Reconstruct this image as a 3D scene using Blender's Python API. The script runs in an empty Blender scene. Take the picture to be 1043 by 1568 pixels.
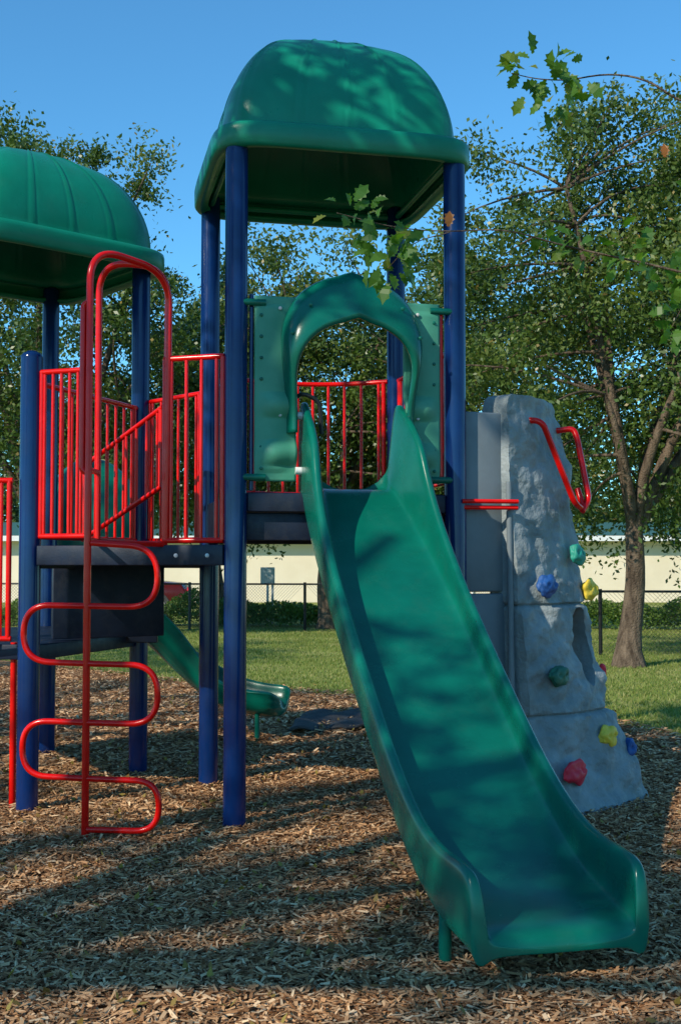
import bpy, bmesh, math, random
import numpy as np
from mathutils import Vector, Matrix, noise
random.seed(7); rng=np.random.default_rng(7)
scene=bpy.context.scene
COL=scene.collection

# ------------------------------------------------------------ helpers
def link(o):
    COL.objects.link(o); return o
def empty(name,loc):
    e=bpy.data.objects.new(name,None); e.location=loc; e.empty_display_size=.2
    e['loc']=list(loc); return link(e)
def par(o,e):
    o.parent=e; o.matrix_parent_inverse=Matrix.Translation(Vector(e['loc'])).inverted(); return o
def mesh_obj(name,verts,faces,mat=None,smooth=False,parent=None):
    me=bpy.data.meshes.new(name); me.from_pydata([tuple(v) for v in verts],[],faces); me.update()
    if smooth: me.polygons.foreach_set('use_smooth',[True]*len(me.polygons))
    o=link(bpy.data.objects.new(name,me))
    if mat: me.materials.append(mat)
    if parent: par(o,parent)
    return o
def quads_mesh(name,V,mat,rnd=None,parent=None,k=4):
    n=V.shape[0]; me=bpy.data.meshes.new(name)
    me.vertices.add(n*k); me.vertices.foreach_set('co',V.reshape(-1).astype(np.float32))
    me.loops.add(n*k); me.loops.foreach_set('vertex_index',np.arange(n*k,dtype=np.int32))
    me.polygons.add(n); me.polygons.foreach_set('loop_start',(np.arange(n)*k).astype(np.int32))
    me.update(calc_edges=True)
    if rnd is not None:
        a=me.attributes.new('rnd','FLOAT','FACE'); a.data.foreach_set('value',rnd.astype(np.float32))
    me.materials.append(mat)
    o=link(bpy.data.objects.new(name,me))
    if parent: par(o,parent)
    return o
def bevel(o,w,seg=3):
    m=o.modifiers.new('b','BEVEL'); m.width=w; m.segments=seg; m.limit_method='ANGLE'
    for p in o.data.polygons: p.use_smooth=True
    return o
def box(name,c,d,mat,parent=None,rz=0,bw=0):
    x,y,z=[i/2 for i in d]
    vs=[(-x,-y,-z),(x,-y,-z),(x,y,-z),(-x,y,-z),(-x,-y,z),(x,-y,z),(x,y,z),(-x,y,z)]
    M=Matrix.Translation(c)@Matrix.Rotation(rz,4,'Z')
    vs=[M@Vector(v) for v in vs]
    o=mesh_obj(name,vs,[(0,3,2,1),(4,5,6,7),(0,1,5,4),(1,2,6,5),(2,3,7,6),(3,0,4,7)],mat,False,parent)
    if bw: bevel(o,bw)
    return o
def fillet(pts,r,n=6):
    P=[Vector(p) for p in pts]; out=[P[0]]
    for i in range(1,len(P)-1):
        a,b,c=P[i-1],P[i],P[i+1]
        d1=(a-b);d2=(c-b); rr=min(r,d1.length*.49,d2.length*.49)
        s=b+d1.normalized()*rr; e=b+d2.normalized()*rr
        for k in range(n+1):
            t=k/n; out.append(s.lerp(b,t).lerp(b.lerp(e,t),t))
    out.append(P[-1]); return out
def tubes(name,paths,r,mat,parent=None,res=3,radii=None):
    cu=bpy.data.curves.new(name,'CURVE'); cu.dimensions='3D'; cu.bevel_depth=r; cu.bevel_resolution=res; cu.use_fill_caps=True
    for j,p in enumerate(paths):
        s=cu.splines.new('POLY'); s.points.add(len(p)-1)
        for i,q in enumerate(p):
            s.points[i].co=(q[0],q[1],q[2],1)
            s.points[i].radius=radii[j][i] if radii else 1
        s.use_smooth=True
    cu.materials.append(mat)
    o=link(bpy.data.objects.new(name,cu))
    if parent: par(o,parent)
    return o
def post(name,x,y,z0,z1,mat,parent,r=.0635,cap=True):
    n=32; prof=[(r,z0),(r,z1-.03),(r*.97,z1-.015),(r*.75,z1),(r*.4,z1+.012),(0.002,z1+.015)]
    vs=[];fs=[]
    for (rr,z) in prof:
        for k in range(n):
            a=2*math.pi*k/n; vs.append((x+rr*math.cos(a),y+rr*math.sin(a),z))
    for i in range(len(prof)-1):
        for k in range(n):
            fs.append((i*n+k,i*n+(k+1)%n,(i+1)*n+(k+1)%n,(i+1)*n+k))
    return mesh_obj(name,vs,fs,mat,True,parent)

# ------------------------------------------------------------ materials
def newmat(name):
    m=bpy.data.materials.new(name); m.use_nodes=True
    nt=m.node_tree; b=nt.nodes['Principled BSDF']; return m,nt,b
def N(nt,t,**k):
    n=nt.nodes.new(t)
    for a,v in k.items():
        if a in n.inputs: n.inputs[a].default_value=v
        else: setattr(n,a,v)
    return n
def ramp(nt,fac,stops):
    r=nt.nodes.new('ShaderNodeValToRGB'); cr=r.color_ramp
    while len(cr.elements)<len(stops): cr.elements.new(.5)
    for e,(p,c) in zip(cr.elements,stops): e.position=p; e.color=(*c,1)
    nt.links.new(fac,r.inputs[0]); return r
def surf(name,c1,c2,scale=4,rough=(.3,.45),bump=.05,bscale=80,spec=.5,detail=4,dist=.005,streak=None,dust=None):
    m,nt,b=newmat(name)
    tc=N(nt,'ShaderNodeTexCoord'); src=tc.outputs['Object']
    if streak:
        mp=N(nt,'ShaderNodeMapping'); mp.inputs['Scale'].default_value=streak; nt.links.new(src,mp.inputs[0]); src=mp.outputs[0]
    n=N(nt,'ShaderNodeTexNoise',Scale=scale,Detail=detail,Roughness=.6); nt.links.new(src,n.inputs['Vector'])
    r=ramp(nt,n.outputs[0],[(.35,c1),(.65,c2)]); col=r.outputs[0]
    n3=N(nt,'ShaderNodeTexNoise',Scale=scale*3.1,Detail=5); nt.links.new(src,n3.inputs['Vector'])
    if dust:
        nd=N(nt,'ShaderNodeTexNoise',Scale=7,Detail=8,Roughness=.75); nt.links.new(tc.outputs['Object'],nd.inputs['Vector'])
        rd_=ramp(nt,nd.outputs[0],[(.50,(0,0,0)),(.72,(dust,dust,dust))])
        md=N(nt,'ShaderNodeMixRGB'); nt.links.new(rd_.outputs[0],md.inputs[0]); nt.links.new(col,md.inputs[1]); md.inputs[2].default_value=(.20,.18,.14,1); col=md.outputs[0]
    nt.links.new(col,b.inputs['Base Color'])
    mr=N(nt,'ShaderNodeMapRange'); mr.inputs['From Min'].default_value=.3; mr.inputs['From Max'].default_value=.7
    mr.inputs['To Min'].default_value=rough[0]; mr.inputs['To Max'].default_value=rough[1]
    nt.links.new(n3.outputs[0],mr.inputs[0]); nt.links.new(mr.outputs[0],b.inputs['Roughness'])
    b.inputs['Specular IOR Level'].default_value=spec
    if bump:
        n2=N(nt,'ShaderNodeTexNoise',Scale=bscale,Detail=3); nt.links.new(tc.outputs['Object'],n2.inputs['Vector'])
        bp=N(nt,'ShaderNodeBump'); bp.inputs['Strength'].default_value=bump; bp.inputs['Distance'].default_value=dist
        nt.links.new(n2.outputs[0],bp.inputs['Height']); nt.links.new(bp.outputs[0],b.inputs['Normal'])
    return m
GREEN=surf('green_plastic',(.0010,.098,.068),(.0020,.135,.092),2.5,(.18,.30),.06,120,.36,dust=.03)
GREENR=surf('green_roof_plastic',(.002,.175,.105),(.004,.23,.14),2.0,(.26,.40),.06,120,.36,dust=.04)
SAGE=surf('green_panel_faded',(.05,.25,.16),(.075,.30,.20),5,(.45,.6),.1,150,.35,dust=.12)
NAVY=surf('navy_powder_coat',(.0015,.017,.085),(.003,.024,.115),3,(.12,.22),.04,200,.42,dust=.02)
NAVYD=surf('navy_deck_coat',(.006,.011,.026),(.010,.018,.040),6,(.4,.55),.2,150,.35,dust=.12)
RED=surf('red_powder_coat',(.66,.003,.002),(.78,.007,.004),5,(.14,.25),.02,200,.35)
ROCK=surf('grey_climbing_plastic',(.16,.195,.205),(.28,.315,.325),4,(.55,.75),.8,38,.35,8,.012,dust=.15)
PANEL=surf('grey_panel_plastic',(.14,.17,.19),(.18,.215,.235),3,(.5,.65),.1,120,.35,dust=.1)
BARK=surf('bark',(.055,.038,.026),(.18,.13,.09),14,(.8,.95),1,40,.2,6,.03,streak=(1,1,.25))
METAL=surf('steel',(.45,.45,.46),(.6,.6,.6),20,(.25,.4),0)
BLACKV=surf('black_vinyl',(.012,.013,.013),(.025,.025,.025),10,(.4,.6),0)
WALLM=surf('cream_stucco',(.70,.60,.44),(.78,.68,.52),.6,(.8,.9),.4,60,.3)
WHITE=surf('white_paint',(.72,.72,.70),(.8,.8,.78),4,(.4,.5),0)
GROOF=surf('green_metal_roof',(.03,.09,.06),(.04,.12,.08),2,(.5,.6),0)
RUBBER=surf('rubber',(.035,.036,.038),(.07,.07,.07),6,(.7,.85),.6,30,.3)
GREYBOX=surf('grey_box_paint',(.4,.42,.42),(.5,.52,.5),6,(.4,.5),0)
GLASS=surf('dark_glass',(.01,.015,.02),(.02,.03,.035),2,(.05,.1),0)
YEL=surf('yellow_hold',(.66,.46,.03),(.76,.54,.05),12,(.5,.7),.4,90)
REDH=surf('red_hold',(.70,.008,.03),(.78,.02,.05),12,(.5,.7),.4,90)
BLUEH=surf('blue_hold',(.01,.06,.22),(.015,.09,.3),12,(.5,.7),.4,90)
TEALH=surf('teal_hold',(.01,.22,.16),(.02,.3,.22),12,(.5,.7),.4,90)
DKGH=surf('dark_green_hold',(.01,.09,.05),(.015,.13,.08),12,(.5,.7),.4,90)

def leafmat(name,stops,trans=.35,rough=.45):
    m,nt,b=newmat(name)
    a=N(nt,'ShaderNodeAttribute'); a.attribute_name='rnd'
    r=ramp(nt,a.outputs['Fac'],stops)
    nt.links.new(r.outputs[0],b.inputs['Base Color']); b.inputs['Roughness'].default_value=rough
    b.inputs['Specular IOR Level'].default_value=.4 if trans>0 else .15
    if trans>0:
        t=N(nt,'ShaderNodeBsdfTranslucent'); mx=N(nt,'ShaderNodeMixShader'); mx.inputs[0].default_value=trans
        hs=N(nt,'ShaderNodeHueSaturation'); hs.inputs['Value'].default_value=1.6; hs.inputs['Saturation'].default_value=1.1
        nt.links.new(r.outputs[0],hs.inputs['Color']); nt.links.new(hs.outputs[0],t.inputs[0])
        nt.links.new(b.outputs[0],mx.inputs[1]); nt.links.new(t.outputs[0],mx.inputs[2])
        nt.links.new(mx.outputs[0],nt.nodes['Material Output'].inputs[0])
    return m
LEAF=leafmat('oak_leaves',[(0,(.030,.062,.012)),(.5,(.078,.130,.024)),(.85,(.15,.19,.042)),(1,(.26,.19,.05))],.27,.38)
LEAFF=leafmat('far_leaves',[(0,(.03,.06,.02)),(.6,(.07,.12,.032)),(1,(.12,.16,.04))],.25)
LEAFN=leafmat('near_oak_leaves',[(0,(.05,.13,.015)),(.7,(.11,.22,.03)),(.9,(.26,.26,.04)),(1,(.34,.12,.03))],.45,.4)
HEDGE=leafmat('hedge_leaves',[(0,(.05,.11,.02)),(.6,(.12,.20,.035)),(1,(.20,.25,.06))])
GRASSB=leafmat('grass_blades',[(0,(.10,.16,.025)),(.6,(.20,.25,.05)),(1,(.35,.32,.12))],.3,.6)
CHIP=leafmat('wood_chip_pieces',[(0,(.12,.048,.018)),(.35,(.37,.185,.082)),(.75,(.60,.345,.17)),(1,(.74,.52,.31))],.0,.85)
LITTER=leafmat('fallen_leaf',[(0,(.16,.07,.02)),(1,(.32,.24,.05))],.2,.6)

# ------------------------------------------------------------ leaf generator
def leaf_quads(C,length,width,up=.35):
    n=len(C)
    d=rng.normal(size=(n,3)); d/=np.linalg.norm(d,axis=1)[:,None]
    nn=rng.normal(size=(n,3)); nn[:,2]+=up; 
    w=np.cross(d,nn); w/=np.linalg.norm(w,axis=1)[:,None]+1e-9
    L=(length*rng.uniform(.6,1.3,n))[:,None]; W=(width*rng.uniform(.7,1.2,n))[:,None]
    return np.stack([C-d*L*.5, C+w*W*.5+d*L*.05, C+d*L*.5, C-w*W*.5+d*L*.05],axis=1)
def tree(name,base,center,R,trunk_r,K,n,L,leaf,seed,clr=.9,twigs=16,bias=.45,fork=None,hang=0,zmin=None,flat=0,lean=.35):
    r=np.random.default_rng(seed); rd=random.Random(seed)
    e=empty(name,base); b=Vector(base); c=Vector(center)
    fz=fork if fork else max(1.8,(c.z-R[2])*1.05)
    f=Vector((b.x+(c.x-b.x)*lean,b.y+(c.y-b.y)*lean,b.z+fz))
    paths=[];rad=[]
    tp=[];tr=[]
    for i in range(9):
        t=i/8; p=b.lerp(f,t); p.x+=.04*math.sin(t*5+seed); p.y+=.05*math.cos(t*4+seed)
        tp.append(p); tr.append(trunk_r*(1+.55*math.exp(-t*9))*(1-.25*t))
    tp.append(f+Vector((.05,.05,.6))); tr.append(trunk_r*.55)
    tp.insert(0,b-Vector((0,0,.15))); tr.insert(0,trunk_r*1.7)
    paths.append(tp);rad.append(tr)
    cents=[]
    tries=0
    while len(cents)<K and tries<9000:
        tries+=1
        d=Vector(r.normal(size=3)).normalized(); q=bias+(1-bias)*r.random()**.7
        p=Vector((c.x+d.x*R[0]*q,c.y+d.y*R[1]*q,c.z+d.z*R[2]*q))
        k=noise.noise(Vector((d.x*1.7+seed,d.y*1.7,d.z*1.7)))
        p=c+(p-c)*(1+.35*k)
        if p.z<(zmin if zmin else b.z+1.9): continue
        if any((p-x).length<clr*.55 for x in cents): continue
        cents.append(p)
    nb=8; mains=[]
    for i in range(nb):
        a=2*math.pi*i/nb+rd.random()*.5
        mp=Vector((c.x+R[0]*.5*math.cos(a),c.y+R[1]*.5*math.sin(a),c.z+R[2]*rd.uniform(-.35,.5)))
        q=f.lerp(mp,.5)+Vector((rd.uniform(-.3,.3),rd.uniform(-.3,.3),.35))
        pts=[];rr=[]
        for k in range(9):
            t=k/8; pts.append(f.lerp(q,t).lerp(q.lerp(mp,t),t)+Vector((0,0,.03*math.sin(9*t)))); rr.append(trunk_r*(.55-.38*t))
        paths.append(pts);rad.append(rr); mains.append(pts)
    for p in cents:
        best=min((m[k] for m in mains for k in range(3,9)),key=lambda x:(x-p).length)
        q=best.lerp(p,.5)+Vector((rd.uniform(-.2,.2),rd.uniform(-.2,.2),rd.uniform(0,.3)))
        pts=[];rr=[]
        for k in range(6):
            t=k/5; pts.append(best.lerp(q,t).lerp(q.lerp(p,t),t)); rr.append(trunk_r*(.16-.12*t))
        paths.append(pts);rad.append(rr)
    tubes('trunk_and_limbs',paths,1.0,BARK,e,2,rad)
    per=max(1,n//max(1,len(cents))); Cs=[];rn=[]
    for p in cents:
        cr=clr*rd.uniform(.6,1.25); tone=rd.random()*.45
        nt_=twigs; m=per//nt_+1
        for j in range(nt_):
            d=r.normal(size=3); d[2]=d[2]*(.7-flat*.4)+.15-hang*rd.random(); d/=np.linalg.norm(d); ln=cr*(.45+.75*r.random())
            t=(.15+.85*r.random(m)**.8)[:,None]
            bend=np.array([0,0,-.25-hang])*ln
            P=np.array(p)+d*ln*t+bend*t**2+r.normal(size=(m,3))*(.06+.06*cr)
            Cs.append(P); rn.append(np.clip(tone+r.random(m)*.5+(d[2]*.08),0,1))
    C=np.concatenate(Cs); rn=np.concatenate(rn)
    sp=r.random(len(C))<.015; rn[sp]=1
    quads_mesh('foliage',leaf_quads(C,L,L*.55),leaf,rn,e)
    return e

# ------------------------------------------------------------ world, sun, camera
SUNV=Vector((-.60,-.60,.56)).normalized()
elev=math.asin(SUNV.z); az=math.atan2(SUNV.x,SUNV.y)
w=bpy.data.worlds.new("World"); scene.world=w; w.use_nodes=True
nt=w.node_tree; bg=nt.nodes['Background']; sk=nt.nodes.new('ShaderNodeTexSky'); sk.sky_type='NISHITA'
sk.sun_disc=False; sk.sun_elevation=elev; sk.sun_rotation=az; sk.air_density=1.0; sk.dust_density=.05; sk.ozone_density=1.0
ml=nt.nodes.new('ShaderNodeMixRGB'); ml.blend_type='MULTIPLY'; ml.inputs[0].default_value=1; ml.inputs[2].default_value=(.60,1.35,1.72,1)
nt.links.new(sk.outputs[0],ml.inputs[1]); nt.links.new(ml.outputs[0],bg.inputs[0]); bg.inputs[1].default_value=.12
sl=bpy.data.lights.new('sun','SUN'); sl.energy=5.0; sl.angle=math.radians(.5); sl.color=(1,.92,.76)
so=link(bpy.data.objects.new('sun',sl)); so.rotation_euler=SUNV.to_track_quat('Z','Y').to_euler()
cam=bpy.data.cameras.new('camera'); co=link(bpy.data.objects.new('camera',cam))
cam.sensor_fit='HORIZONTAL'; cam.sensor_width=36; cam.lens=62.6; cam.clip_end=3000; cam.clip_start=.05
co.location=(0,0,1.47); co.rotation_euler=(math.radians(92.5),0,0)
scene.camera=co
scene.view_settings.view_transform='Standard'; scene.view_settings.look='None'; scene.view_settings.exposure=0

# ------------------------------------------------------------ ground
m,nt,b=newmat('lawn'); tc=N(nt,'ShaderNodeTexCoord')
n1=N(nt,'ShaderNodeTexNoise',Scale=.8,Detail=6); n2=N(nt,'ShaderNodeTexNoise',Scale=35,Detail=4)
for q in(n1,n2): nt.links.new(tc.outputs['Object'],q.inputs['Vector'])
mx=N(nt,'ShaderNodeMath',operation='ADD'); nt.links.new(n1.outputs[0],mx.inputs[0]); nt.links.new(n2.outputs[0],mx.inputs[1])
mh=N(nt,'ShaderNodeMath',operation='MULTIPLY'); mh.inputs[1].default_value=.5; nt.links.new(mx.outputs[0],mh.inputs[0])
r=ramp(nt,mh.outputs[0],[(.38,(.12,.16,.03)),(.52,(.25,.28,.065)),(.64,(.38,.35,.15))]); nt.links.new(r.outputs[0],b.inputs['Base Color'])
b.inputs['Roughness'].default_value=.95; b.inputs['Specular IOR Level'].default_value=.1
bp=N(nt,'ShaderNodeBump'); bp.inputs['Strength'].default_value=.6; bp.inputs['Distance'].default_value=.03
nt.links.new(n2.outputs[0],bp.inputs['Height']); nt.links.new(bp.outputs[0],b.inputs['Normal']); LAWN=m
S=1500
mesh_obj('grass_lawn',[(-S,-S,-.004),(S,-S,-.004),(S,S,-.004),(-S,S,-.004)],[(0,1,2,3)],LAWN)

m,nt,b=newmat('mulch_bed'); tc=N(nt,'ShaderNodeTexCoord')
v=N(nt,'ShaderNodeTexVoronoi',Scale=55); mp=N(nt,'ShaderNodeMapping'); mp.inputs['Scale'].default_value=(1,.55,1)
nz=N(nt,'ShaderNodeTexNoise',Scale=9,Detail=4); nt.links.new(tc.outputs['Object'],nz.inputs['Vector'])
ad=N(nt,'ShaderNodeMixRGB'); ad.inputs[0].default_value=.12; nt.links.new(tc.outputs['Object'],ad.inputs[1]); nt.links.new(nz.outputs['Color'],ad.inputs[2])
nt.links.new(ad.outputs[0],mp.inputs[0]); nt.links.new(mp.outputs[0],v.inputs['Vector'])
sx=N(nt,'ShaderNodeSeparateColor'); nt.links.new(v.outputs['Color'],sx.inputs[0])
r=ramp(nt,sx.outputs[0],[(0,(.10,.042,.018)),(.5,(.31,.16,.075)),(.85,(.48,.28,.14)),(1,(.60,.41,.25))])
nb=N(nt,'ShaderNodeTexNoise',Scale=.9,Detail=5); nt.links.new(tc.outputs['Object'],nb.inputs['Vector'])
rb=ramp(nt,nb.outputs[0],[(.3,(.7,.7,.72)),(.7,(1.1,1.05,1))])
mm=N(nt,'ShaderNodeMixRGB',blend_type='MULTIPLY'); mm.inputs[0].default_value=1
nt.links.new(r.outputs[0],mm.inputs[1]); nt.links.new(rb.outputs[0],mm.inputs[2]); nt.links.new(mm.outputs[0],b.inputs['Base Color'])
b.inputs['Roughness'].default_value=.9; b.inputs['Specular IOR Level'].default_value=.15
bp=N(nt,'ShaderNodeBump'); bp.inputs['Strength'].default_value=1; bp.inputs['Distance'].default_value=.02
nt.links.new(v.outputs['Distance'],bp.inputs['Height']); nt.links.new(bp.outputs[0],b.inputs['Normal']); MULCH=m
EDGE=[(-14,22),(-7,19.5),(-4.5,17.5),(-2.2,15),(-.5,13.7),(.6,13.0),(1.8,12),(2.5,11.1),(2.95,9.9),(4.0,8.6),(6.5,7.2),(10,6.0)]
ex=[p[0] for p in EDGE]; ey=[p[1] for p in EDGE]
def edgeY(x): return np.interp(x,ex,ey)
xs=np.linspace(-14,10,160); vs=[];fs=[]
NY=40
for i,x in enumerate(xs):
    y1=edgeY(x)+.06*math.sin(x*7)+.05*noise.noise(Vector((x*3,0,0)))
    for j in range(NY+1):
        t=j/NY; y=-6+(y1+6)*t
        z=.004+max(0,.028*noise.noise(Vector((x*1.3,y*1.3,2)))+.015)*min(1,(1-t)*12)
        vs.append((x,y,z))
for i in range(len(xs)-1):
    for j in range(NY):
        a=i*(NY+1)+j; fs.append((a,a+NY+1,a+NY+2,a+1))
mesh_obj('wood_chip_ground',vs,fs,MULCH,True)
def chips(n,y0,y1,pw,l,wd):
    y=y0+(y1-y0)*rng.random(n)**pw; x=(rng.random(n)*2-1)*(.34*y+.7)+0*y
    k=y<edgeY(x)+rng.normal(size=n)*.12; x=x[k];y=y[k];n=len(x)
    a=rng.random(n)*math.pi*2; ti=rng.normal(size=n)*.22; ro=rng.normal(size=n)*.28
    L=l*rng.uniform(.35,1.6,n)/2; W=wd*rng.uniform(.5,1.5,n)/2
    d=np.stack([np.cos(a)*np.cos(ti),np.sin(a)*np.cos(ti),np.sin(ti)],1)
    s=np.stack([-np.sin(a)*np.cos(ro),np.cos(a)*np.cos(ro),np.sin(ro)],1)
    C=np.stack([x,y,.028+.022*rng.random(n)],1)
    s2=s*rng.uniform(.4,1,n)[:,None]
    V=np.stack([C-d*L[:,None]-s*W[:,None],C+d*L[:,None]-s2*W[:,None],C+d*L[:,None]*.9+s2*W[:,None],C-d*L[:,None]+s*W[:,None]],1)
    return V,rng.random(n)**1.05
V1,r1=chips(165000,3.2,8.5,1.15,.040,.0100); V2,r2=chips(80000,8,17,1,.055,.016)
quads_mesh('wood_chips',np.concatenate([V1,V2]),CHIP,np.concatenate([r1,r2]))
n=1800; y=3.5+11*rng.random(n); x=(rng.random(n)*2-1)*(.34*y+.5)
k=y<edgeY(x)+1; x=x[k];y=y[k]
quads_mesh('fallen_leaves',leaf_quads(np.column_stack([x,y,np.full(len(x),.055)]),.045,.024,3.5),LITTER,rng.random(len(x)))
n=110000
y=9.5+17*rng.random(n)**1.3; x=(rng.random(n)*2-1)*(.33*y+.5)
k=y>edgeY(x)+rng.normal(size=n)*.10-.05; x=x[k];y=y[k];n=len(x)
a=rng.random(n)*6.28; h=rng.uniform(.02,.05,n); dx=np.cos(a)*.008; dy=np.sin(a)*.008
lx=rng.normal(size=n)*.02; ly=rng.normal(size=n)*.02; z0=np.zeros(n)
V=np.stack([np.stack([x-dx,y-dy,z0],1),np.stack([x+dx,y+dy,z0],1),np.stack([x+lx,y+ly,h],1)],1)
quads_mesh('grass_blades',V,GRASSB,rng.random(n),k=3)

# ------------------------------------------------------------ main tower frame
TH=math.atan2(.2211,.9752)
U=Vector((math.cos(TH),math.sin(TH),0)); Vv=Vector((-math.sin(TH),math.cos(TH),0)); O=Vector((-.583,6.57,0))
def T(u,v,z): return O+U*u+Vv*v+Vector((0,0,z))
S_=1.28
tower=empty('playground_tower',T(.64,.64,0))
for i,(u,v) in enumerate([(0,0),(S_,0),(S_,S_),(0,S_)]):
    p=T(u,v,0); post('post_%d'%(i+1),p.x,p.y,-.1,3.93,NAVY,tower)

def slab(name,pts,z0,z1,mat,parent,bw=.006):
    n=len(pts); vs=[(p[0],p[1],z0) for p in pts]+[(p[0],p[1],z1) for p in pts]
    fs=[tuple(range(n))[::-1],tuple(range(n,2*n))]+[(i,(i+1)%n,n+(i+1)%n,n+i) for i in range(n)]
    o=mesh_obj(name,vs,fs,mat,False,parent); bevel(o,bw,2); return o
i_=.07
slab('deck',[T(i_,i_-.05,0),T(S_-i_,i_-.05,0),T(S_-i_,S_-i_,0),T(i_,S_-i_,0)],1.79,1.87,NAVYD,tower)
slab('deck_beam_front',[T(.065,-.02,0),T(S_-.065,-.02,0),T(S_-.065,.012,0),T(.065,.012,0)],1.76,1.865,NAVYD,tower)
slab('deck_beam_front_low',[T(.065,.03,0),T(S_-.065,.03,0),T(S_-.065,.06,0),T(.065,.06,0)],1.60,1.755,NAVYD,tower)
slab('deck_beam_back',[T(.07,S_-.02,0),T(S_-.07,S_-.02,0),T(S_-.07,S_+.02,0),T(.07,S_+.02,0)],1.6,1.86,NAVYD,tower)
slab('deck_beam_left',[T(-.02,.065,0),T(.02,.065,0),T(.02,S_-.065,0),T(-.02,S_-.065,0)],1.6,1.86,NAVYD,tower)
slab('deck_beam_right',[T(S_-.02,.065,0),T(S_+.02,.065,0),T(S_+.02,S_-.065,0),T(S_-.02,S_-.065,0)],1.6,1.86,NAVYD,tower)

# roofs
def roof(org,ax,ay,a,zb,H,mat,parent):
    n=256; p=7.0; spokes=16
    def rr(th): 
        c,s=abs(math.cos(th)),abs(math.sin(th)); return 1/((c**p+s**p)**(1/p))
    prof=[(.93,zb+.014,0),(.995,zb,0),(1.03,zb+.004,0),(1.045,zb+.02,0),(1.047,zb+.105,0),(1.04,zb+.13,0),(1.02,zb+.143,0),(.985,zb+.144,0),(.960,zb+.140,0),(.948,zb+.148,0)]
    K=28; hz=zb+.16
    for k in range(K):
        t=k/(K-1); r_=.943*math.cos(t*math.pi/2*.985)
        q=r_/.943
        prof.append((r_,hz+H*max(0,(1-q**2.35))**(1/1.85),1))
    vs=[];fs=[]
    for (r_,z,f) in prof:
        for k in range(n):
            th=2*math.pi*k/n
            R0=rr(th); blend=max(0,min(1,(r_-.05)/.65)); blend=blend*blend*(3-2*blend); R1=R0*blend+1.0*(1-blend)
            R=R1*r_*a
            dz=0
            if f and r_>.12:
                kk=(k%(n//spokes)); dd=min(kk,n//spokes-kk)
                if dd==0: dz=.006; R+=.004
                elif dd==1: dz=-.003; R-=.002
            q=org+ax*(R*math.cos(th))+ay*(R*math.sin(th)); vs.append((q.x,q.y,z+dz))
    M=len(prof)
    for i in range(M-1):
        for k in range(n):
            fs.append((i*n+k,i*n+(k+1)%n,(i+1)*n+(k+1)%n,(i+1)*n+k))
    fs.append(tuple((M-1)*n+k for k in range(n)))
    o=mesh_obj('roof_canopy',vs,fs,mat,True,parent)
    s=o.modifiers.new('s','SOLIDIFY'); s.thickness=.022; s.offset=-1
    return o
c0=T(.64,.64,0)
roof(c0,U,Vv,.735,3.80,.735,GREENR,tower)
ru=[T(0,0,3.86),T(S_,0,3.86),T(S_,S_,3.86),T(0,S_,3.86)]
tubes('roof_frame',[[ru[0],ru[1]],[ru[1],ru[2]],[ru[2],ru[3]],[ru[3],ru[0]]],.02,GREENR,tower)

# barrier generator
def barrier(name,p0,p1,z0,z1,nb,parent,bow=0,slope=0,r=.0165,rb=.0105,bowdir=None):
    p0=Vector((p0[0],p0[1],0));p1=Vector((p1[0],p1[1],0)); d=(p1-p0); nrm=Vector((-d.y,d.x,0)).normalized() if bowdir is None else bowdir
    def at(t,z): return p0+d*t+nrm*(bow*4*t*(1-t))+Vector((0,0,z+slope*t))
    top=[at(k/16,z1) for k in range(17)]; bot=[at(k/16,z0) for k in range(17)]
    a=tubes(name+'_rails',[top,bot],r,RED,parent)
    tubes(name+'_bars',[[at((k+.5)/nb,z0),at((k+.5)/nb,z1)] for k in range(nb)],rb,RED,parent)
    e0=[at(.02,z0),at(.02,z1)]; e1=[at(.98,z0),at(.98,z1)]
    tubes(name+'_ends',[e0,e1],r,RED,parent)
barrier('back_barrier',T(.06,S_,0),T(S_-.06,S_,0),1.95,2.72,11,tower,bow=.25)
barrier('right_barrier',T(S_,.07,0),T(S_,S_-.07,0),1.95,2.72,10,tower)
tubes('entry_uprights',[[T(.085,-.01,1.88),T(.085,-.01,2.98)]],.012,NAVY,tower)
tubes('entry_upright_red',[[T(S_-.09,-.01,1.95),T(S_-.09,-.01,2.95)]],.014,RED,tower)

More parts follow.
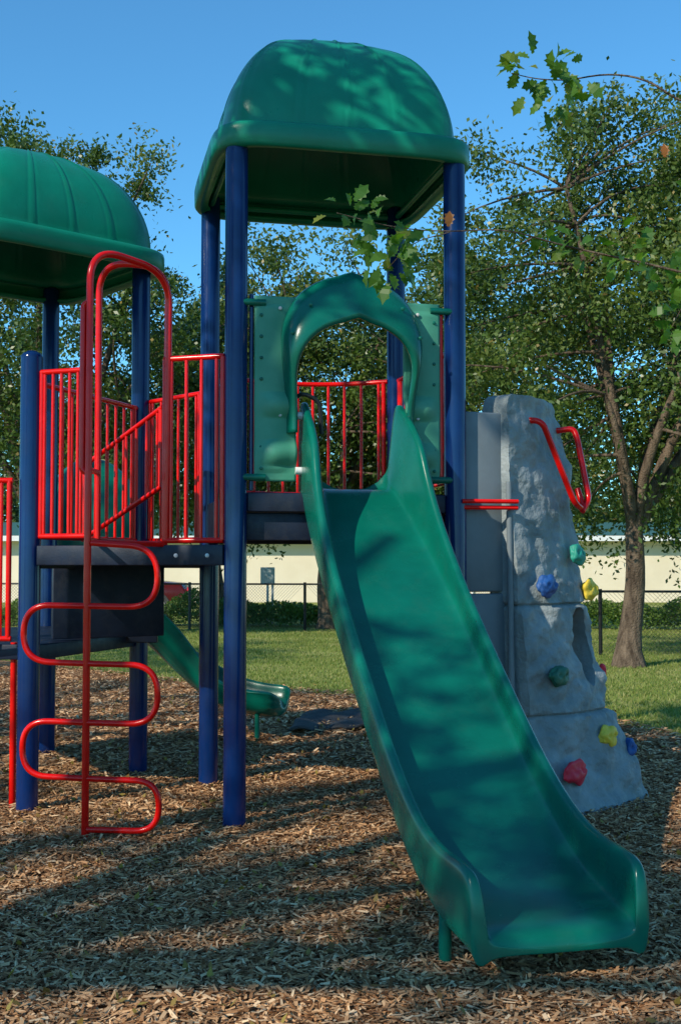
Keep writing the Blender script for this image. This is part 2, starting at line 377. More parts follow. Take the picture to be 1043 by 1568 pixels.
# ------------------------------------------------------------ main slide
slide=empty('playground_slide',T(.72,-1.3,0))
CP=[(-.12,1.895),(-.04,1.895),(.03,1.885),(.10,1.85),(.2,1.765),(.4,1.60),(.7,1.355),(1.0,1.115),(1.3,.882),(1.6,.655),(1.8,.515),(1.98,.405),(2.13,.33),(2.28,.277),(2.42,.245),(2.54,.23),(2.60,.222),(2.645,.21),(2.672,.185),(2.68,.16)]
RH=[.50,.50,.46,.38,.28,.185,.14,.13,.13,.13,.135,.145,.16,.18,.20,.21,.205,.165,.09,.03]
WO=[.305,.305,.31,.32,.33,.34]+[.345]*8+[.345,.34,.335,.33,.325,.315]
WI=[.205,.205,.21,.22,.24,.265,.285]+[.292]*8+[.288,.282,.275,.265,.255]
secs=[]
for i,(s,z) in enumerate(CP):
    a=CP[max(0,i-1)]; b_=CP[min(len(CP)-1,i+1)]
    t=Vector((b_[0]-a[0],b_[1]-a[1])).normalized(); nx,nz=-t.y,t.x
    if i<=2: nx,nz=.0,1
    if i>=17: nx,nz=.12,.99
    uc=.675+.09*max(0,s)/2.65
    wo,wi,h=WO[i],WI[i],RH[i]
    # moulded crease next to each wall of the bed
    half=[(wo-.030,-.065),(wo-.008,-.06),(wo,-.02),(wo+.002,h*.5),(wo,h-.03),(wo-.010,h-.006),(wo-.026,h),(wo-.043,h-.006),(wo-.054,h-.03),(wi+.012,max(.04,h*.28)),(wi,.016),(wi-.025,.003),(wi-.09,0)]
    prof=half+[(-c,hh) for c,hh in half[::-1]]
    prof+= [(-(wo-.05),-.055),(-(wi-.02),-.028),(-.1,-.032),(.1,-.032),(wi-.02,-.028),(wo-.05,-.055)]
    ring=[]
    for c,hh in prof:
        ring.append(T(uc+c,-(s+nx*hh)-.02,z+nz*hh))
    secs.append(ring)
vs=[p for r_ in secs for p in r_]; k=len(secs[0]); fs=[]
for i in range(len(secs)-1):
    for j in range(k):
        fs.append((i*k+j,i*k+(j+1)%k,(i+1)*k+(j+1)%k,(i+1)*k+j))
for off,fl in ((0,False),((len(secs)-1)*k,True)):
    L=[0,1,2,3,4,5,6,7,8,9,10,30,31]; Bd=[10,11,12,13,14,15,27,28,29,30]; Rr=[15,16,17,18,19,20,21,22,23,24,25,26,27]
    for P in (L,Bd,Rr):
        f=[off+j for j in P]; fs.append(tuple(f if fl else f[::-1]))
so_=mesh_obj('slide_chute',vs,fs,GREEN,True,slide)
bm=bmesh.new(); bm.from_mesh(so_.data); bmesh.ops.recalc_face_normals(bm,faces=bm.faces); bm.to_mesh(so_.data); bm.free()
sm=so_.modifiers.new('s','SUBSURF'); sm.levels=2; sm.render_levels=2
def leg(u,s,z):
    return [T(u,-s,-.05),T(u,-s,z)]
tubes('slide_leg',[leg(.44,2.40,.22),leg(1.06,2.40,.22)],.024,GREEN,slide)
tubes('slide_leg_brace',[[T(.44,-2.40,.17),T(1.06,-2.40,.17)]],.016,GREEN,slide)

# hood with side plates
hood=empty('slide_entry_hood',T(.64,-.05,1.87))
uc=.65
def sm01(t): return t*t*(3-2*t)
vs=[];fs=[];NA=64
rings=[(-.005,.40,3.10,.0),(-.045,.405,3.105,.0),(-.10,.40,3.085,.0),(-.16,.39,3.02,0),(-.205,.378,2.92,0),(-.228,.366,2.84,0),(-.225,.352,2.81,0),(-.19,.342,2.81,0),(-.14,.348,2.87,0),(-.07,.355,2.98,0),(-.005,.36,3.03,0)]
zb=2.20
for (v_,hw,zt,_) in rings:
    for k in range(NA+1):
        t=k/NA
        if t<.25: q=t/.25; uu=-hw; zz=zb+(zt-hw*.98-zb)*q
        elif t>.75: q=(1-t)/.25; uu=hw; zz=zb+(zt-hw*.98-zb)*q
        else:
            a=math.pi*(1-(t-.25)/.5); uu=hw*math.copysign(abs(math.cos(a))**.96,math.cos(a)); zz=zt-hw*.98+hw*.98*abs(math.sin(a))**.9
        vv=v_
        low=max(0,min(1,(2.75-zz)/.5)); vv=v_*(1-.55*sm01(low)); uu*= (1-.08*sm01(low))
        rib=.02*math.exp(-((t-.5)/.02)**2)
        vs.append(T(uc+uu,vv-rib,zz+rib))
R_=len(rings)
for i in range(R_):
    for k in range(NA):
        a=i*(NA+1)+k; b2=((i+1)%R_)*(NA+1)+k
        fs.append((a,a+1,b2+1,b2))
fs.append(tuple(i*(NA+1) for i in range(R_))); fs.append(tuple(i*(NA+1)+NA for i in range(R_))[::-1])
o=mesh_obj('hood_arch',vs,fs,GREEN,True,hood)
bm=bmesh.new(); bm.from_mesh(o.data); bmesh.ops.recalc_face_normals(bm,faces=bm.faces); bm.to_mesh(o.data); bm.free()
def plate(name,u0,u1,sgn):
    nz_,nu=80,16; vs=[];fs=[]
    for j in range(nz_+1):
        z=1.93+1.04*j/nz_
        for i in range(nu+1):
            t=i/nu
            zz=(z-1.93)
            uu=u0+(u1-u0)*t
            bumpz=.04*max(0,math.sin((z-2.02)*2*math.pi/.27)) if 2.02<z<2.43 else 0
            e=math.sin(math.pi*min(1,t*1.2))
            vs.append(T(uu,-.02-.012*e*(1 if .06<zz<.98 else 0)-bumpz*sm01(min(1,t*2)),z))
    for j in range(nz_):
        for i in range(nu):
            a=j*(nu+1)+i; fs.append((a,a+1,a+nu+2,a+nu+1))
    o=mesh_obj(name,vs,fs,SAGE,True,hood); s=o.modifiers.new('s','SOLIDIFY'); s.thickness=.03; s.offset=0
    return o
plate('side_plate_left',.10,.335,1); plate('side_plate_right',1.175,.965,1)
def bolt(p,parent,r=.011,mat=METAL):
    bmm=bmesh.new(); bmesh.ops.create_uvsphere(bmm,u_segments=10,v_segments=6,radius=r)
    for v_ in bmm.verts: v_.co=Vector((v_.co.x,v_.co.y*.5,v_.co.z))+Vector(p)
    me=bpy.data.meshes.new('bolt'); bmm.to_mesh(me); bmm.free(); me.materials.append(mat)
    return par(link(bpy.data.objects.new('bolt',me)),parent)
for z in (2.0,2.12,2.5,2.62,2.74,2.86):
    for u in (.135,1.14): bolt(T(u,-.045,z),hood,.010,GREEN)
for z in (2.08,2.30,2.9):
    bolt(T(.24,-.055,z),hood,.011,GREYBOX); bolt(T(1.04,-.055,z),hood,.011,GREYBOX)
for t in (.3,.38,.62,.70):
    a=math.pi*(1-(t-.25)/.5); bolt(T(uc+.385*math.cos(a),-.19,2.62+.385*math.sin(a)),hood,.012,GREEN)
for u,s in ((.0,1),(S_,-1)):
    for z in (1.95,2.93):
        tubes('clamp',[[T(u+s*.03,-.035,z),T(u+s*.16,-.035,z)]],.02,GREEN,hood)
tubes('hood_pins',[[T(.33,-.03,1.99),T(.375,-.03,1.99)],[T(.33,-.03,2.3),T(.375,-.03,2.3)]],.022,WHITE,hood)
tubes('hood_handle',[fillet([T(.33,-.03,2.40),T(.36,-.1,2.42),T(.46,-.08,2.38),T(.48,-.04,2.2)],.05)],.012,BLACKV,hood)

# ------------------------------------------------------------ left decks
A=Vector((-1.83,6.98,0)); B=Vector((-1.40,8.25,0)); FL=T(0,0,0); RL=T(0,S_,0)
C_=Vector((-2.26,9.17,0)); D_=Vector((-2.34,7.42,0)); E_=Vector((-3.2,8.32,0))
t2=empty('playground_tower',(-2.3,8.3,0))
post('post_a',B.x,B.y,-.1,3.62,NAVY,t2); post('post_b',C_.x,C_.y,-.1,3.62,NAVY,t2); post('post_c',D_.x-.12,D_.y-.02,-.1,3.62,NAVY,t2); post('post_d',E_.x,E_.y,-.1,3.62,NAVY,t2)
cc=(B+E_)/2+Vector((.07,-.03,0)); ax=(B-D_).normalized(); ay=Vector((-ax.y,ax.x,0))
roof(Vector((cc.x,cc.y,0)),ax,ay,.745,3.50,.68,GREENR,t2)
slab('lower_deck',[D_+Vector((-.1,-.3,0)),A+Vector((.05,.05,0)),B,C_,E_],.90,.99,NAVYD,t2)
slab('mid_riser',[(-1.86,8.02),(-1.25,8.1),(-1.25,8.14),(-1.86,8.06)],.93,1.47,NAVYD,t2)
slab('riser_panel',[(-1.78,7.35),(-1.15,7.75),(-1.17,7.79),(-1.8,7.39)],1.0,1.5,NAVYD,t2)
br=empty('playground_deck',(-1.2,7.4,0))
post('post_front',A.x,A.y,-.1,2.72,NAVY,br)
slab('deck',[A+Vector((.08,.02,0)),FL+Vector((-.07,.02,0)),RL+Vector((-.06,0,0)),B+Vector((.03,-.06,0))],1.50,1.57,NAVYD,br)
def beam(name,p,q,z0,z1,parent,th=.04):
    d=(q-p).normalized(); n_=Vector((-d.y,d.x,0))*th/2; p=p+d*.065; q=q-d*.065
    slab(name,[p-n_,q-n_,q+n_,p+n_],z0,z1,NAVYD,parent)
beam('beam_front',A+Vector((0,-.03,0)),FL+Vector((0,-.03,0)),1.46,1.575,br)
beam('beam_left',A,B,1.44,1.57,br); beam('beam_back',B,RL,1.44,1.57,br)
bolt(FL+Vector((-.15,-.06,1.515)),br,.012); bolt(FL+Vector((-.33,0,1.515)),br,.012)
G1=Vector((-1.0,6.68,0))
barrier('front_barrier_a',A+Vector((.06,-.02,0)),Vector((-1.45,6.84,0)),1.63,2.60,6,br)
barrier('front_barrier_b',G1,FL+Vector((-.065,0,0)),1.60,2.63,4,br)
barrier('side_barrier',A+Vector((.02,.07,0)),B+Vector((-.02,-.07,0)),1.63,2.55,11,br)
barrier('back_barrier',B+Vector((.06,0,0)),RL+Vector((-.06,0,0)),1.63,2.6,6,br)
barrier('stair_rail',Vector((-1.72,7.9,0)),Vector((-1.1,7.3,0)),1.63,2.12,8,br,slope=.32)
barrier('stair_rail_low',D_+Vector((-.5,-.45,0)),A+Vector((-.1,-.02,0)),1.03,1.96,7,t2)
tubes('lower_red_leg',[[Vector((-1.95,7.1,0)),Vector((-1.95,7.1,1.0))]],.02,RED,t2)

# loop ladder with handhold arches
lad=empty('loop_ladder',(-1.34,6.3,0))
px,py=-1.345,6.30
def LQ(dx,z): return Vector((px+dx,py+dx*-.12,z))
pts=[LQ(0,.07),LQ(.395,.07),LQ(.395,.33),LQ(.05,.335),LQ(-.345,.345),LQ(-.345,.635),LQ(0,.63),LQ(.385,.625),LQ(.385,.935),LQ(0,.94),LQ(-.345,.95),LQ(-.345,1.25),LQ(0,1.245),LQ(.38,1.24),LQ(.38,1.555),LQ(0.02,1.58)]
tubes('loop_rungs',[fillet(pts,.16,10)],.0165,RED,lad)
arc=fillet([LQ(0,0),Vector((px+.0,py,3.18)),Vector((-.97,6.66,3.12)),Vector((-.985,6.68,1.6))],.2,12)
arc2=fillet([Vector((-1.41,6.86,1.6)),Vector((-1.41,6.86,3.24)),Vector((-.98,6.69,3.16)),Vector((-.985,6.69,2.6))],.2,12)
tubes('handhold_arches',[arc,arc2],.02,RED,lad)
tubes('arch_ties',[[LQ(0,1.97),Vector((-1.41,6.86,2.0))],[LQ(0,1.6),Vector((-1.41,6.86,1.6))],fillet([LQ(0,2.88),LQ(-.035,2.86),LQ(-.035,1.97),LQ(0,1.95)],.03),[LQ(0.02,1.58),Vector((-.985,6.68,1.58))]],.0165,RED,lad)

# ------------------------------------------------------------ second slide (curved)
s2=empty('playground_slide',(-1.2,9.9,0))
path=[(-2.5,9.3,1.25),(-2.15,9.55,1.22),(-1.85,9.75,1.05),(-1.6,9.9,.83),(-1.4,9.98,.60),(-1.2,10.0,.42),(-1.0,9.97,.30),(-.8,9.9,.245),(-.6,9.84,.225),(-.45,9.8,.22)]
vs=[];fs=[];prof=[]
for k in range(13):
    a=math.pi*(k/12); prof.append((-.27*math.cos(a),.20-.22*math.sin(a)**.8))
inn=[(c*.84,h+.035) for c,h in prof[::-1]]
prof=[(prof[0][0]-.02,.20)]+prof+[(prof[-1][0]+.02,.20)]+[(p[0],p[1]) for p in inn]
K=len(prof)
for i,p in enumerate(path):
    a=Vector(path[max(0,i-1)]);b_=Vector(path[min(len(path)-1,i+1)]); d=(b_-a).normalized(); s=Vector((-d.y,d.x,0)).normalized(); n_=s.cross(d)*-1
    if n_.z<0:n_=-n_
    for c,h in prof: vs.append(Vector(p)+s*c+n_*h)
for i in range(len(path)-1):
    for j in range(K): fs.append((i*K+j,i*K+(j+1)%K,(i+1)*K+(j+1)%K,(i+1)*K+j))
fs.append(tuple(range(K))); fs.append(tuple((len(path)-1)*K+j for j in range(K))[::-1])
o=mesh_obj('slide_chute',vs,fs,GREEN,True,s2)
bm=bmesh.new(); bm.from_mesh(o.data); bmesh.ops.recalc_face_normals(bm,faces=bm.faces); bm.to_mesh(o.data); bm.free()
sm=o.modifiers.new('s','SUBSURF'); sm.levels=1; sm.render_levels=2
tubes('slide_leg',[[(-.68,9.72,-.05),(-.68,9.72,.25)]],.02,GREEN,s2)
bmm=bmesh.new(); bmesh.ops.create_uvsphere(bmm,u_segments=32,v_segments=20,radius=.42)
for v_ in bmm.verts: v_.co=Vector((v_.co.x*1.0,v_.co.y*.5,v_.co.z*1.35))+Vector((-2.0,9.5,1.75))
me=bpy.data.meshes.new('slide_hood'); bmm.to_mesh(me); bmm.free(); me.materials.append(GREEN)
for p in me.polygons:p.use_smooth=True
par(link(bpy.data.objects.new('slide_hood',me)),s2)

# ------------------------------------------------------------ climbing wall
cw=empty('climbing_wall',(1.45,7.1,0))
rows=[(-.05,1.32,6.76,1.92,7.36),(.02,1.30,6.77,1.90,7.36),(.12,1.24,6.80,1.865,7.365),(.25,1.19,6.84,1.82,7.37),(.42,1.14,6.87,1.75,7.375),(.55,1.11,6.88,1.70,7.38),(.575,1.105,6.88,1.67,7.38),(.60,1.10,6.88,1.655,7.38),(.70,1.09,6.88,1.66,7.38),(.80,1.085,6.88,1.645,7.38),(.90,1.075,6.88,1.60,7.38),(1.0,1.065,6.885,1.565,7.38),(1.12,1.055,6.89,1.53,7.38),(1.20,1.05,6.89,1.515,7.38),(1.225,1.045,6.89,1.50,7.38),(1.25,1.04,6.89,1.51,7.38),(1.45,1.03,6.90,1.49,7.385),(1.7,1.015,6.91,1.46,7.39),(2.0,.995,6.92,1.418,7.39),(2.25,.98,6.94,1.385,7.395),(2.40,.972,6.95,1.362,7.40),(2.455,.985,6.96,1.35,7.39),(2.475,1.01,6.98,1.32,7.37)]
zr=[r_[0] for r_ in rows]
def row(z): return [float(np.interp(z,zr,[r_[i] for r_ in rows])) for i in range(1,5)]
wn=Vector((.73,-.68,0)).normalized()
zs=sorted(set(list(np.linspace(-.05,2.475,150))+[.57,.578,.586,1.218,1.226,1.234]))
NF=46;NS=6;vs=[];fs=[]
for z in zs:
    lx,ly,rx,ry=row(z); L=Vector((lx,ly,z)); R=Vector((rx,ry,z)); th=.16+.10*max(0,(1-z/2.5))
    ring=[]
    for i in range(NF+1): 
        t=i/NF; bulge=.035*math.sin(math.pi*t); ring.append((L.lerp(R,t)+wn*bulge,1))
    Rb=R-wn*th; Lb=L-wn*th
    for i in range(1,NS): ring.append((R.lerp(Rb,i/NS)+(R-L).normalized()*.02*math.sin(math.pi*i/NS),.6))
    for i in range(13): ring.append((Rb.lerp(Lb,i/12),.2))
    for i in range(1,NS): ring.append((Lb.lerp(L,i/NS),.1))
    g=-.022*(math.exp(-((z-.578)/.009)**2)+math.exp(-((z-1.226)/.009)**2))
    cen=(L+R+Rb+Lb)/4
    for p,w_ in ring:
        q=p*2.2; dn=.5*noise.noise(q*1.2)+.55*(abs(noise.noise(q*1.9))-.2)+.24*noise.noise(q*4.5)+.14*noise.noise(q*10)+.06*noise.noise(q*22)
        amp=.09*w_*(1.0 if z<1.25 else .75)
        out=(p-cen); out.z=0; out.normalize(); mixv=(wn*.8+out*.4) if w_==1 else out
        p=p+mixv*(dn*amp+g); vs.append(p)
K=NF+1+NS-1+13+NS-1
for i in range(len(zs)-1):
    for j in range(K): fs.append((i*K+j,i*K+(j+1)%K,(i+1)*K+(j+1)%K,(i+1)*K+j))
fs.append(tuple(range(K))[::-1]); fs.append(tuple((len(zs)-1)*K+j for j in range(K)))
wall=mesh_obj('rock_panel',vs,fs,ROCK,True,None)
bmm=bmesh.new(); bmesh.ops.create_cone(bmm,cap_ends=True,segments=28,radius1=.5,radius2=.5,depth=1)
side=Vector((.68,.73,0)).normalized()
hc=Vector((1.475,7.27,.965))
for v_ in bmm.verts:
    c=v_.co; a_,b_=c.x*.20,c.y*.48
    v_.co=hc+side*(a_+b_*-.14)+Vector((0,0,1))*b_+wn*c.z
me=bpy.data.meshes.new('cut'); bmm.to_mesh(me); bmm.free(); cut=link(bpy.data.objects.new('cut',me))
bo=wall.modifiers.new('b','BOOLEAN'); bo.operation='DIFFERENCE'; bo.object=cut; bo.solver='EXACT'
bpy.context.view_layer.update()
dg=bpy.context.evaluated_depsgraph_get(); nm=bpy.data.meshes.new_from_object(wall.evaluated_get(dg))
wall.modifiers.clear(); wall.data=nm; bpy.data.objects.remove(cut); par(wall,cw)
for p in nm.polygons: p.use_smooth=True
nm.set_sharp_from_angle(angle=math.radians(45))
def hold(name,a,z,mat,s,sx=1.3,out=.03):
    lx,ly,rx,ry=row(z); p=Vector((lx,ly,z)).lerp(Vector((rx,ry,z)),a)+wn*(out+.035)
    bmm=bmesh.new(); bmesh.ops.create_icosphere(bmm,subdivisions=4,radius=1)
    for v_ in bmm.verts:
        c=v_.co.copy(); f=1+.35*noise.noise(c*1.3+Vector((a*9,z*7,0)))+.12*noise.noise(c*3)
        q=c*f
        for kx in (-.4,.35):
            d=((q.x-kx)**2+(q.y-.1)**2)
            if q.z>0: q.z-=.5*math.exp(-d/.03)
        v_.co=p+side*(q.x*s*sx)+Vector((0,0,1))*(q.y*s)+wn*(q.z*s*.55)
    me=bpy.data.meshes.new(name); bmm.to_mesh(me); bmm.free(); me.materials.append(mat)
    for pp in me.polygons: pp.use_smooth=True
    par(link(bpy.data.objects.new(name,me)),cw)
hold('hold_teal',.83,1.53,TEALH,.062,1.1,.03); hold('hold_blue',.30,1.34,BLUEH,.066,1.35); hold('hold_yellow',1.04,1.31,YEL,.068,1.0,.0)
hold('hold_dark_green',.28,.81,DKGH,.062,1.5); hold('hold_yellow_low',.70,.43,YEL,.064,1.3); hold('hold_red',.20,.265,REDH,.068,1.6)
hold('hold_blue_low',1.0,.33,BLUEH,.06,.7,-.03); hold('hold_red_back',1.04,.80,REDH,.045,.7,-.08)
pz=[(.72,6.875),(.80,6.90),(.90,6.94),(1.0,7.0)]
for nme,z0,z1 in (('side_panel_upper',1.305,2.36),('side_panel_lower',.12,1.295)):
    P=[Vector((x,y,0)) for x,y in pz]; Q=[Vector((x-.01,y+.05,0)) for x,y in pz[::-1]]
    o=slab(nme,P+Q,z0,z1,PANEL,cw,.012)
tubes('panel_edge',[[(1.0,6.92,.3),(.985,6.92,1.95)]],.018,PANEL,cw)
tubes('cross_rail',[[(.70,6.80,1.83),(1.03,6.86,1.83)],[(.70,6.82,1.795),(1.03,6.88,1.795)]],.013,RED,cw)
def WP(a,z,o):
    lx,ly,rx,ry=row(z); return Vector((lx,ly,z)).lerp(Vector((rx,ry,z)),a)+wn*o
h1=fillet([WP(.30,2.33,.02),WP(.34,2.32,.12),WP(.66,1.83,.16),WP(.86,1.80,.14),WP(.90,1.93,.10)],.07,8)
h2=fillet([WP(.93,2.30,.0),WP(1.0,2.31,.10),WP(.98,2.24,.12),WP(.93,1.86,.16),WP(.80,1.79,.15)],.05,8)
tubes('grab_rails',[h1,h2],.019,RED,cw)

# ------------------------------------------------------------ rubber mat
mt=mesh_obj('rubber_mat',*(lambda: (
    [(-.45+1.15*i/24+.12*(j/10),10.1+1.3*j/10+.25*math.sin(i/24*2.5),.06+.05*noise.noise(Vector((i*.25,j*.35,0)))) for j in range(11) for i in range(25)],
    [(j*25+i,j*25+i+1,(j+1)*25+i+1,(j+1)*25+i) for j in range(10) for i in range(24)]))(),RUBBER,True)
sm=mt.modifiers.new('s','SOLIDIFY'); sm.thickness=.02

# ------------------------------------------------------------ fence
fe=empty('chain_link_fence',(0,26,0))
FP=[(-11,27),(-.78,26),(1.6,25.2),(4.2,19.2),(6.8,19.0),(14,18.6)]
def fpt(i,t,z):
    a,b_=Vector((*FP[i],0)),Vector((*FP[i+1],0)); return a.lerp(b_,t)+Vector((0,0,z))
posts=[];rails=[];wires=[]
FH=1.02
for i in range(len(FP)-1):
    Ln=(Vector(FP[i+1])-Vector(FP[i])).length; npst=max(1,round(Ln/2.4))
    for k in range(npst+1): posts.append([fpt(i,k/npst,0),fpt(i,k/npst,FH+.04)])
    rails.append([fpt(i,0,FH),fpt(i,1,FH)]); 
    nw=int(Ln/.07)
    for k in range(nw):
        t0=k/nw; t1=(k*.07+FH)/Ln
        if t1<=1: wires.append([fpt(i,t0,.02),fpt(i,t1,FH)]); wires.append([fpt(i,1-t0,.02),fpt(i,1-t1,FH)])
tubes('posts',posts,.032,BLACKV,fe,2); tubes('top_rail',rails,.02,BLACKV,fe,2); tubes('mesh_wire',wires,.0022,BLACKV,fe,0)

# ------------------------------------------------------------ building
bd=empty('school_building',(0,48,0))
box('walls',(0,51,1.2),(90,12,2.4),WALLM,bd)
box('fascia',(0,44.45,2.42),(91.6,.08,.2),WHITE,bd); box('soffit',(0,44.75,2.5),(91.6,.5,.03),WHITE,bd)
mesh_obj('roof',[(-46,44.4,2.53),(46,44.4,2.53),(46,51,3.25),(-46,51,3.25),(46,57.6,2.53),(-46,57.6,2.53)],[(0,1,2,3),(3,2,4,5)],GROOF,False,bd)
for i,x in enumerate((-22,-16,20,26)):
    box('window_%d'%i,(x,44.985,1.5),(1.4,.06,1.0),GLASS,bd); box('window_frame_%d'%i,(x,44.99,.97),(1.6,.12,.07),WHITE,bd)
box('door',(23,44.98,1.05),(1.0,.08,2.1),GREYBOX,bd)
tubes('downspouts',[[(x,44.95,0),(x,44.95,2.4)] for x in (-14,-3.9,5,18)],.05,WHITE,bd)
eb=empty('electrical_box',(-1.8,29,0))
box('cabinet',(-1.78,29.0,1.17),(.34,.18,.42),GREYBOX,eb,0,.015); box('door_panel',(-1.78,28.9,1.17),(.28,.015,.36),GREYBOX,eb,0,.004)
tubes('conduit',[[(-1.78,29,0),(-1.78,29,.97)],[(-1.66,29,0),(-1.66,29,.97)]],.03,METAL,eb)

# ------------------------------------------------------------ car
CARM=surf('maroon_car_paint',(.09,.008,.010),(.11,.010,.012),2,(.15,.25),0)
car=empty('parked_car',(-6.0,34,0))
def carpart(name,outline,w0,w1,mat,x0,y0):
    n=len(outline); vs=[(x0+p[0],y0-w0,p[1]) for p in outline]+[(x0+p[0],y0+w0,p[1]) for p in outline]
    fs=[tuple(range(n)),tuple(range(n,2*n))[::-1]]+[(i,n+i,n+(i+1)%n,(i+1)%n) for i in range(n)]
    o=mesh_obj(name,vs,fs,mat,False,car); bevel(o,w1,3); return o
cx,cy=-6.45,34
carpart('body',[(-2.2,.35),(-2.25,.7),(-2.1,.95),(-1.2,1.02),(1.0,1.0),(2.0,.9),(2.2,.6),(2.15,.33)],.88,.06,CARM,cx,cy)
carpart('cabin',[(-1.7,1.0),(-1.2,1.45),(-.6,1.52),(.4,1.5),(1.15,1.0)],.74,.05,GLASS,cx,cy)
carpart('roof_panel',[(-1.2,1.46),(-.6,1.54),(.4,1.52),(.5,1.49)],.72,.01,CARM,cx,cy)
for i,(x,y) in enumerate(((-1.4,-.8),(1.35,-.8),(-1.4,.8),(1.35,.8))):
    for nm_,rr,dd,mt_ in (('wheel',.33,.1,RUBBER),('hub',.2,.12,METAL)):
        bmm=bmesh.new(); bmesh.ops.create_cone(bmm,cap_ends=True,segments=24,radius1=rr,radius2=rr,depth=dd*2,matrix=Matrix.Translation((cx+x,cy+y,.33))@Matrix.Rotation(math.pi/2,4,'X'))
        me=bpy.data.meshes.new(nm_); bmm.to_mesh(me); bmm.free(); me.materials.append(mt_); par(link(bpy.data.objects.new(nm_+'_%d'%i,me)),car)
box('tail_light',(cx+2.18,cy-.6,.75),(.06,.3,.12),REDH,car); box('bumper',(cx+2.2,cy,.45),(.1,1.6,.15),BLACKV,car)

# ------------------------------------------------------------ hedge and shrubs
def hedge(name,p0,p1,h,d,n,L):
    p0=np.array(p0);p1=np.array(p1); t=rng.random(n)
    base=p0+(p1-p0)*t[:,None]
    hh=np.array([h*(.75+.55*noise.noise(Vector((x*1.3,y,0)))) for x,y in base])
    dirn=(p1-p0)/np.linalg.norm(p1-p0); nr=np.array([-dirn[1],dirn[0]])
    off=rng.uniform(-1,1,n)*d/2; z=hh*rng.random(n)**.6*np.sqrt(np.clip(1-(off/(d/2))**2*.6,0,1))
    C=np.column_stack([base+nr*off[:,None],z+.02])
    quads_mesh(name,leaf_quads(C,L,L*.5),HEDGE,np.clip(rng.random(n)*.7+z*.3,0,1))
hedge('hedge',(-9.5,28.4),(3.0,28.0),.80,.9,28000,.09)
hedge('hedge',(5.5,27),(14,25.5),.75,.9,16000,.09)

# ------------------------------------------------------------ trees
tree('oak_tree',(4.15,17,0),(4.85,17.6,5.1),(3.6,3.0,3.8),.17,140,95000,.088,LEAF,11,clr=.85,fork=1.9,hang=.25,zmin=1.9,bias=.35,lean=.12)
tree('oak_tree',(-.3,27,0),(-.4,27,5.3),(3.6,3,3.9),.2,92,50000,.125,LEAF,21,clr=1.0,bias=.35,zmin=2.6)
tree('oak_tree',(-6.0,23.5,0),(-5.9,24,6.0),(3.2,3,4.6),.22,115,68000,.11,LEAF,35,clr=.95,bias=.35,zmin=2.4)
tree('oak_tree',(-3.0,29,0),(-3.2,29,5.0),(2.8,3,3.9),.2,82,44000,.125,LEAF,44,clr=1.0,bias=.35,zmin=2.4)
tree('oak_tree',(2.4,26,0),(2.5,26,5.2),(2.7,3,4.0),.2,64,36000,.12,LEAF,52,clr=1.0,bias=.35,zmin=2.6)
tree('oak_tree',(8.6,25,0),(8.2,25,5.6),(3.6,3,4.4),.22,80,38000,.12,LEAF,63,clr=1.0,bias=.35,zmin=2.6)
Cs=[];rn=[]
for i in range(220):
    x=rng.uniform(-25,25); y=rng.uniform(60,70); z=rng.uniform(1.5,7.5+2.0*math.sin(x*.5)); m_=300
    if i>140: z=rng.uniform(2.5,5.5)
    tone=rng.random()*.5
    Cs.append(np.array([x,y,z])+rng.normal(size=(m_,3))*np.array([1.1,1,.8])); rn.append(np.clip(tone+rng.random(m_)*.5,0,1))
quads_mesh('distant_trees',leaf_quads(np.concatenate(Cs),.32,.2),LEAFF,np.concatenate(rn))
# shade trees standing behind and to the left of the viewer
tree('shade_tree',(-7.6,-1.4,0),(-7.2,-2.1,7.0),(3.8,3.6,1.9),.25,34,7200,.13,LEAF,71,clr=1.0,twigs=8,bias=.2)
tree('shade_tree',(-10.8,4.1,0),(-9.9,4.0,7.0),(3.4,3.6,2.0),.25,26,5000,.13,LEAF,82,clr=1.0,twigs=8,bias=.2)
tree('shade_tree',(-12.5,10,0),(-12,10.5,7.5),(3.8,3.5,2.4),.25,30,6000,.13,LEAF,93,clr=1.0,twigs=8,bias=.2)
tree('shade_tree',(-5.6,2.2,0),(-3.9,3.2,7.1),(1.7,1.6,.9),.16,15,1900,.15,LEAF,104,clr=.7,twigs=7,bias=.15,fork=4.5)

# ------------------------------------------------------------ overhanging oak (trunk right of the view)
on=empty('overhanging_oak_tree',(3.6,3.6,0))
sh=[(0,0),(.12,.06),(.10,.16),(.26,.20),(.20,.34),(.36,.46),(.22,.56),(.30,.74),(.14,.80),(0,1.0)]
outl=sh+[(-x,y) for x,y in sh[1:-1]][::-1]
paths=[];rad=[]
def br_(pts,r0,r1):
    P=fillet(pts,.12,4); paths.append(P); rad.append([r0+(r1-r0)*i/(len(P)-1) for i in range(len(P))])
br_([(3.6,3.6,-.1),(3.62,3.6,1.2),(3.55,3.55,2.4),(3.4,3.5,4.2)],.17,.09)
br_([(3.55,3.55,2.3),(2.6,3.3,2.95),(1.7,3.1,3.0),(1.25,3.05,2.75)],.06,.008)
br_([(1.7,3.1,3.0),(1.15,3.05,2.85),(.90,3.0,2.64),(.79,3.0,2.72),(.69,3.0,2.735),(.58,3.0,2.715),(.50,3.0,2.72),(.44,3.0,2.735)],.004,.0012)
br_([(1.25,3.05,2.75),(1.02,3.0,2.45),(.93,3.0,2.20),(.80,3.0,2.235),(.68,3.0,2.26),(.55,3.0,2.29),(.42,3.0,2.33),(.28,3.0,2.32),(.14,3.0,2.33),(-.01,3.0,2.37)],.004,.0011)
br_([(.28,3.0,2.32),(.18,2.99,2.29),(.12,2.98,2.22)],.0014,.0008)
br_([(1.25,3.05,2.75),(1.1,3.02,2.4),(.93,3.0,2.1)],.004,.001)
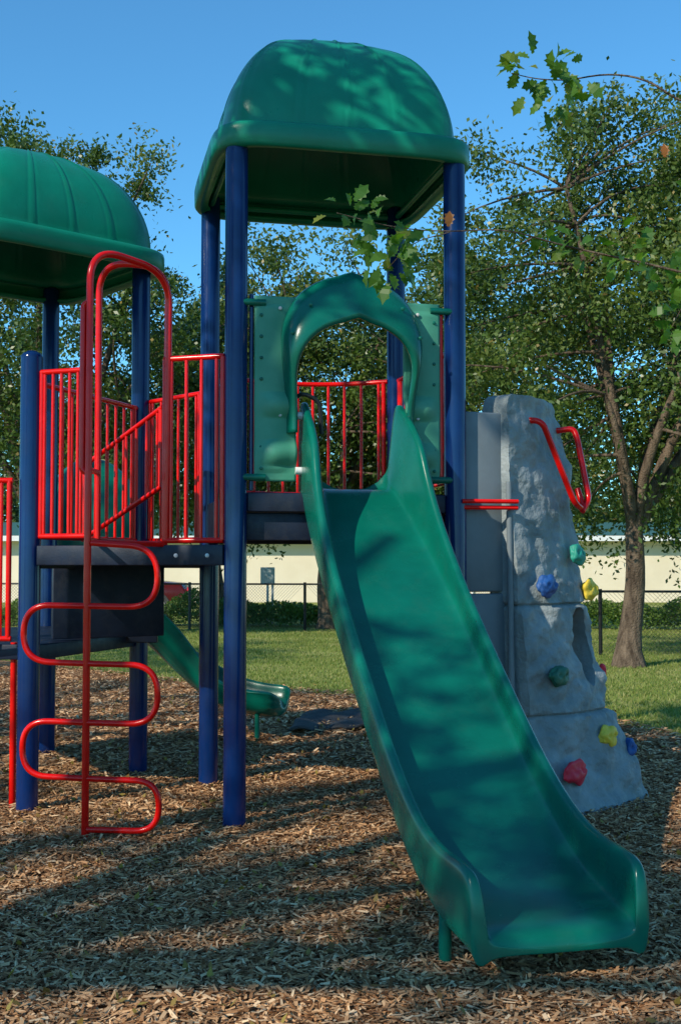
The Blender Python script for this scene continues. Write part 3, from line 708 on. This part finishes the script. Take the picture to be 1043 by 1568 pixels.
br_([(.93,3.0,2.2),(.88,3.0,2.14),(.84,2.98,2.07)],.0016,.0008)
tubes('trunk_and_twigs',paths,1.0,BARK,on,2,rad)
vs=[];fs=[];rv=[]
def oleaf(c,d,n_,L):
    d=d.normalized(); s=d.cross(n_).normalized(); nn=s.cross(d); b0=len(vs)
    for x,y in outl:
        vs.append(c+d*(y*L)+s*(x*L*.95)+nn*(abs(x)*L*.35-.18*L*y*y))
    fs.append(tuple(range(b0,b0+len(outl)))); rv.append(random.random()**1.3*.88)
def cluster(c,rad_,n,L):
    c=Vector(c)
    for i in range(n):
        o=Vector((random.gauss(0,1),random.gauss(0,.8),random.gauss(0,.8)))*rad_*.5
        d=o.normalized()+Vector((random.uniform(-.6,.6),random.uniform(-.6,.6),random.uniform(-.9,.2)))
        oleaf(c+o,d,Vector((random.gauss(0,1),-1+random.gauss(0,.8),random.gauss(0,1)+.4)),L*random.uniform(.7,1.2))
cluster((.53,3,2.72),.085,34,.052); cluster((.46,3,2.745),.04,9,.045); cluster((.56,3,2.67),.05,11,.05)
cluster((.03,3,2.355),.07,16,.05); cluster((.12,2.98,2.25),.075,34,.055); cluster((.17,2.98,2.31),.05,10,.05)
cluster((.52,3,2.325),.05,8,.045); cluster((.62,3,2.28),.05,8,.045); cluster((.73,3,2.27),.06,13,.05)
cluster((.84,3,2.19),.07,20,.052); cluster((.86,3,2.10),.07,26,.055); cluster((.80,3,2.27),.05,10,.05)
cluster((1.05,3,2.5),.15,25,.055); cluster((1.35,3.05,2.85),.2,40,.055)
oleaf(Vector((.275,2.99,2.33)),Vector((.1,0,1)),Vector((0,-1,.2)),.045); rv[-1]=1.0
oleaf(Vector((.83,2.99,2.51)),Vector((0,0,1)),Vector((0,-1,.2)),.04); rv[-1]=1.0
me=bpy.data.meshes.new('leaves'); me.from_pydata([tuple(v_) for v_ in vs],[],fs)
a=me.attributes.new('rnd','FLOAT','FACE'); a.data.foreach_set('value',rv); me.materials.append(LEAFN)
par(link(bpy.data.objects.new('leaves',me)),on)
Cs=[];
for i in range(26):
    p=np.array([3.9,3.8,5.2])+rng.normal(size=3)*np.array([.9,.9,.5]); Cs.append(p+rng.normal(size=(200,3))*.35)
C=np.concatenate(Cs); quads_mesh('crown',leaf_quads(C,.07,.04),LEAF,rng.random(len(C))*.8,on)
tubes('crown_limbs',[[(3.4,3.5,4.1),tuple(np.mean(c,axis=0))] for c in Cs],.02,BARK,on,1)
print('done')
